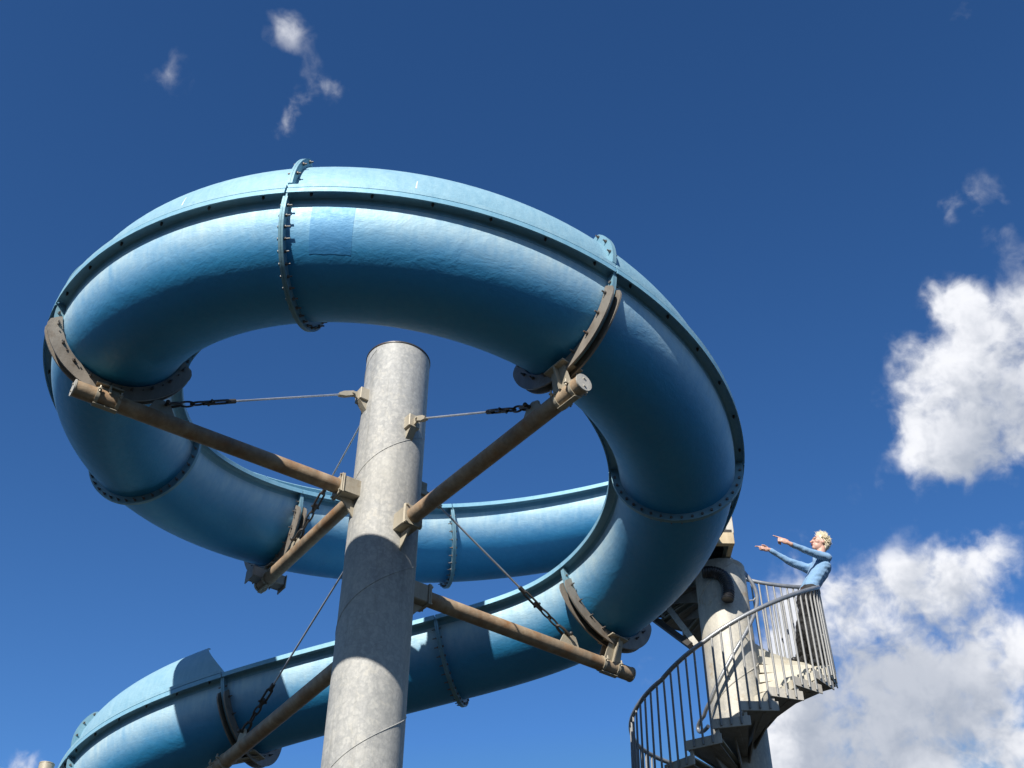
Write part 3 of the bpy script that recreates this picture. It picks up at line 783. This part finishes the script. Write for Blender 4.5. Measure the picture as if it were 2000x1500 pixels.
# head, jaw, features
ell(bd, hd+hU*.022*K-fU*.010*K, (fU, hL, hU), (.098*K, .076*K, .100*K))
ell(bd, hd-hU*.050*K+fU*.022*K, (fU, hL, hU), (.068*K, .056*K, .066*K))
cap(bd, hd-hU*.088*K+fU*.062*K, hd-hU*.082*K+fU*.070*K, .024*K, .022*K)
cap(bd, hd+hU*.020*K+fU*.086*K, hd-hU*.020*K+fU*.112*K, .010*K, .014*K)       # nose
cap(bd, hd+hU*.036*K+fU*.080*K+hL*.03*K, hd+hU*.036*K+fU*.080*K-hL*.03*K, .016*K, .016*K)   # brow
cap(bd, hd-hU*.050*K+fU*.084*K+hL*.012*K, hd-hU*.050*K+fU*.084*K-hL*.012*K, .014*K, .014*K)
for s_ in (1, -1):
    ell(bd, hd-fU*.012*K+hL*s_*.077*K-hU*.005*K, (fU, hL, hU), (.020*K, .009*K, .032*K), 8)
    ell(bd, hd+fU*.045*K+hL*s_*.045*K-hU*.012*K, (fU, hL, hU), (.030*K, .022*K, .028*K), 8)
cap(bd, hd-hU*.05*K-fU*.03*K, NB-UPZ*.03*K-fwd*.01*K, .054*K, .062*K)
# trunk under the clothes
cap(bd, NB-UPZ*.06*K, PC, .055*K, .055*K)
for sh, el_, wr in ((shL, elL, wrL), (shR, elR, wrR)):
    cap(bd, sh, el_, .042*K, .036*K); cap(bd, el_, wr, .036*K, .025*K)
for ft, s_ in ((fL, 1), (fR, -1)):
    q_ = PC+lft*s_*.085*K-UPZ*.03*K; k_ = q_.lerp(ft, .52)+fwd*.05*K
    cap(bd, PC, q_, .05*K, .05*K); cap(bd, q_, k_, .05*K, .045*K); cap(bd, k_, ft+UPZ*.10*K, .045*K, .035*K)
for wr, tip, el_, sd_h in ((wrL, tipL, elL, 1), (wrR, tipR, elR, -1)):
    h = (tip-wr).normalized(); upn = (UPZ-h*UPZ.dot(h)).normalized(); sid = h.cross(upn)
    pe = wr+h*.085*K
    ell(bd, wr+h*.055*K, (h, sid, upn), (.055*K, .020*K, .038*K), 10)
    cap(bd, wr-h*.03*K, wr+h*.03*K, .026*K, .024*K)
    kn = pe+upn*.022*K
    cap(bd, kn, kn.lerp(tip, .5), .0105*K, .0095*K, 8); cap(bd, kn.lerp(tip, .5), tip, .0095*K, .0075*K, 8)
    for q, (dz_, ln) in enumerate(((.004, .040), (-.014, .036), (-.030, .028))):
        a0 = pe+upn*dz_*K+h*.008*K; a1 = a0+h*ln*K-upn*.006*K+sid*sd_h*.004*K; a2 = a1-h*.012*K+sid*sd_h*.032*K-upn*.004*K; a3 = a2-h*.030*K+sid*sd_h*.006*K
        cap(bd, a0, a1, .0105*K, .010*K, 8); cap(bd, a1, a2, .010*K, .009*K, 8); cap(bd, a2, a3, .009*K, .008*K, 8)
    t0_ = wr+h*.03*K+upn*.026*K; t1_ = t0_+h*.045*K+upn*.002*K+sid*sd_h*.024*K; t2_ = t1_+h*.034*K-upn*.006*K+sid*sd_h*.006*K
    cap(bd, t0_, t1_, .014*K, .012*K, 8); cap(bd, t1_, t2_, .0115*K, .009*K, 8)
fuse(bd, 'body', M_SKIN, person, .0052, 3)
fm = MB()
cap(fm, hd-hU*.050*K+fU*.0985*K+hL*.010*K, hd-hU*.050*K+fU*.0985*K-hL*.010*K, .0075*K, .0075*K); cap(fm, hd-hU*.036*K+fU*.097*K+hL*.016*K, hd-hU*.036*K+fU*.097*K-hL*.016*K, .006*K, .006*K)
fm.build('lips', M_LIPS, person)
em = MB()
for s_ in (1, -1):
    cap(em, hd+hU*.048*K+fU*.088*K+hL*s_*.014*K, hd+hU*.044*K+fU*.072*K+hL*s_*.052*K, .006*K, .004*K, 8)
    cap(em, hd+hU*.022*K+fU*.084*K+hL*s_*.024*K, hd+hU*.022*K+fU*.074*K+hL*s_*.044*K, .0065*K, .0045*K, 8)
em.build('eyes_and_brows', M_EYE, person)
# hair: a cap with many uneven locks
hm = MB(); ell(hm, hd+hU*.040*K-fU*.026*K, (fU, hL, hU), (.094*K, .082*K, .092*K), 14); ell(hm, hd-hU*.020*K-fU*.064*K, (fU, hL, hU), (.044*K, .064*K, .070*K), 12)
rnd = random.Random(3)
for q in range(1100):
    a = rnd.uniform(0, 2*math.pi); e_ = rnd.uniform(-.55, 1.0)
    n_ = fU*math.cos(a)*math.cos(e_*1.5)+hL*math.sin(a)*math.cos(e_*1.5)+hU*math.sin(e_*1.5)
    if n_.dot(fU) > .45 and e_ < .42: continue
    if e_ < 0 and n_.dot(fU) > -.1: continue
    base = hd+hU*.034*K-fU*.024*K+Vector(n_)*.086*K
    dr = (n_*.75+hU*rnd.uniform(-.1, .7)+Vector((rnd.uniform(-.3, .3), rnd.uniform(-.3, .3), rnd.uniform(-.25, .25)))+fU*(.35 if e_ > .45 else -.25)+hU*(.35 if e_ > .2 else -.3)).normalized()
    L = rnd.uniform(.020, .060)*K*(1.15 if e_ > .5 else .7)
    mid = base+dr*L*.55; tp = base+dr*L+hU*rnd.uniform(-.012, .012)*K+fU*rnd.uniform(-.01, .01)*K
    hm.tube([base-n_*.01*K, mid, tp], [.0062*K, .0045*K, .001*K], 4)
hm.build('hair', M_HAIR, person, ang=80)
# sweater
sw = MB()
ch = NB-UPZ*.17*K; wst = PC+spine*.16
for s_ in (1, -1):
    cap(sw, NB+lft*s_*.09*K-UPZ*.055*K, ch+lft*s_*.085*K, .068*K, .105*K)
    cap(sw, ch+lft*s_*.08*K, wst+lft*s_*.075*K, .105*K, .092*K)
    cap(sw, wst+lft*s_*.075*K, PC+spine*.06+lft*s_*.078*K, .094*K, .098*K)
cap(sw, NB+UPZ*.0*K, NB-UPZ*.06*K, .060*K, .075*K); cap(sw, ch, wst, .115*K, .10*K); cap(sw, wst, PC+spine*.06, .10*K, .104*K)
for sh, el_, wr, s_ in ((shL, elL, wrL, 1), (shR, elR, wrR, -1)):
    cap(sw, NB+lft*s_*.08*K-UPZ*.05*K, sh, .062*K, .062*K); cap(sw, sh, el_, .060*K, .044*K); cap(sw, el_, wr.lerp(el_, .06), .043*K, .031*K)
fuse(sw, 'sweater', M_SWEAT, person, .0085, 4, .007*K, 11)
# belt, trousers, shoes
bt = MB(); rr = []
bc = PC-spine*.03
tr_ = MB()
for ft, s_, fw_ in ((fL, 1, 0), (fR, -1, 0)):
    hp_ = PC+lft*s_*.085*K-UPZ*.03*K; an = ft+UPZ*.07*K; kn_ = hp_.lerp(an, .52)+fwd*.05*K
    cap(tr_, PC+lft*s_*.07*K, hp_, .100*K, .106*K); cap(tr_, PC, PC-UPZ*.06*K, .105*K, .10*K); cap(tr_, hp_, kn_, .112*K, .098*K); cap(tr_, kn_, an+UPZ*.03*K, .098*K, .108*K)
fuse(tr_, 'trousers', M_TROU, person, .009, 4, .010*K, 13)
bx = spine.normalized(); bf = (fwd-bx*fwd.dot(bx)).normalized()
for q in range(2):
    pass
rings = []
for hh in (-.021, .021): pass
def oval(c, a_, b_): return [c+bf*math.cos(t_)*a_+lft*math.sin(t_)*b_ for t_ in [2*math.pi*k/40 for k in range(40)]]
bt.loft([oval(bc-bx*.02*K, .104*K, .180*K), oval(bc-bx*.018*K, .110*K, .186*K), oval(bc+bx*.018*K, .110*K, .186*K), oval(bc+bx*.02*K, .104*K, .180*K)], True)
bl = bt.build('belt', M_BELT, person)
bk = MB(); bk.box(bc+bf*.112*K, .012*K, .06*K, .045*K, (bf, lft, bx), .004); adopt(bk.build('buckle', M_BUCK), bl)
for ft, s_ in ((fL, 1), (fR, -1)):
    sm_ = MB(); toe = ft+fwd*.15*K; heel = ft-fwd*.07*K
    cap(sm_, heel+UPZ*.042*K, ft+fwd*.04*K+UPZ*.046*K, .042*K, .046*K); cap(sm_, ft+fwd*.04*K+UPZ*.042*K, toe+UPZ*.034*K, .045*K, .034*K)
    sm_.box(ft+fwd*.04*K+UPZ*.011*K, .27*K, .085*K, .022*K, (fwd, lft, UPZ), .006)
    fuse(sm_, 'shoe', M_SHOE, person, .006, 2)
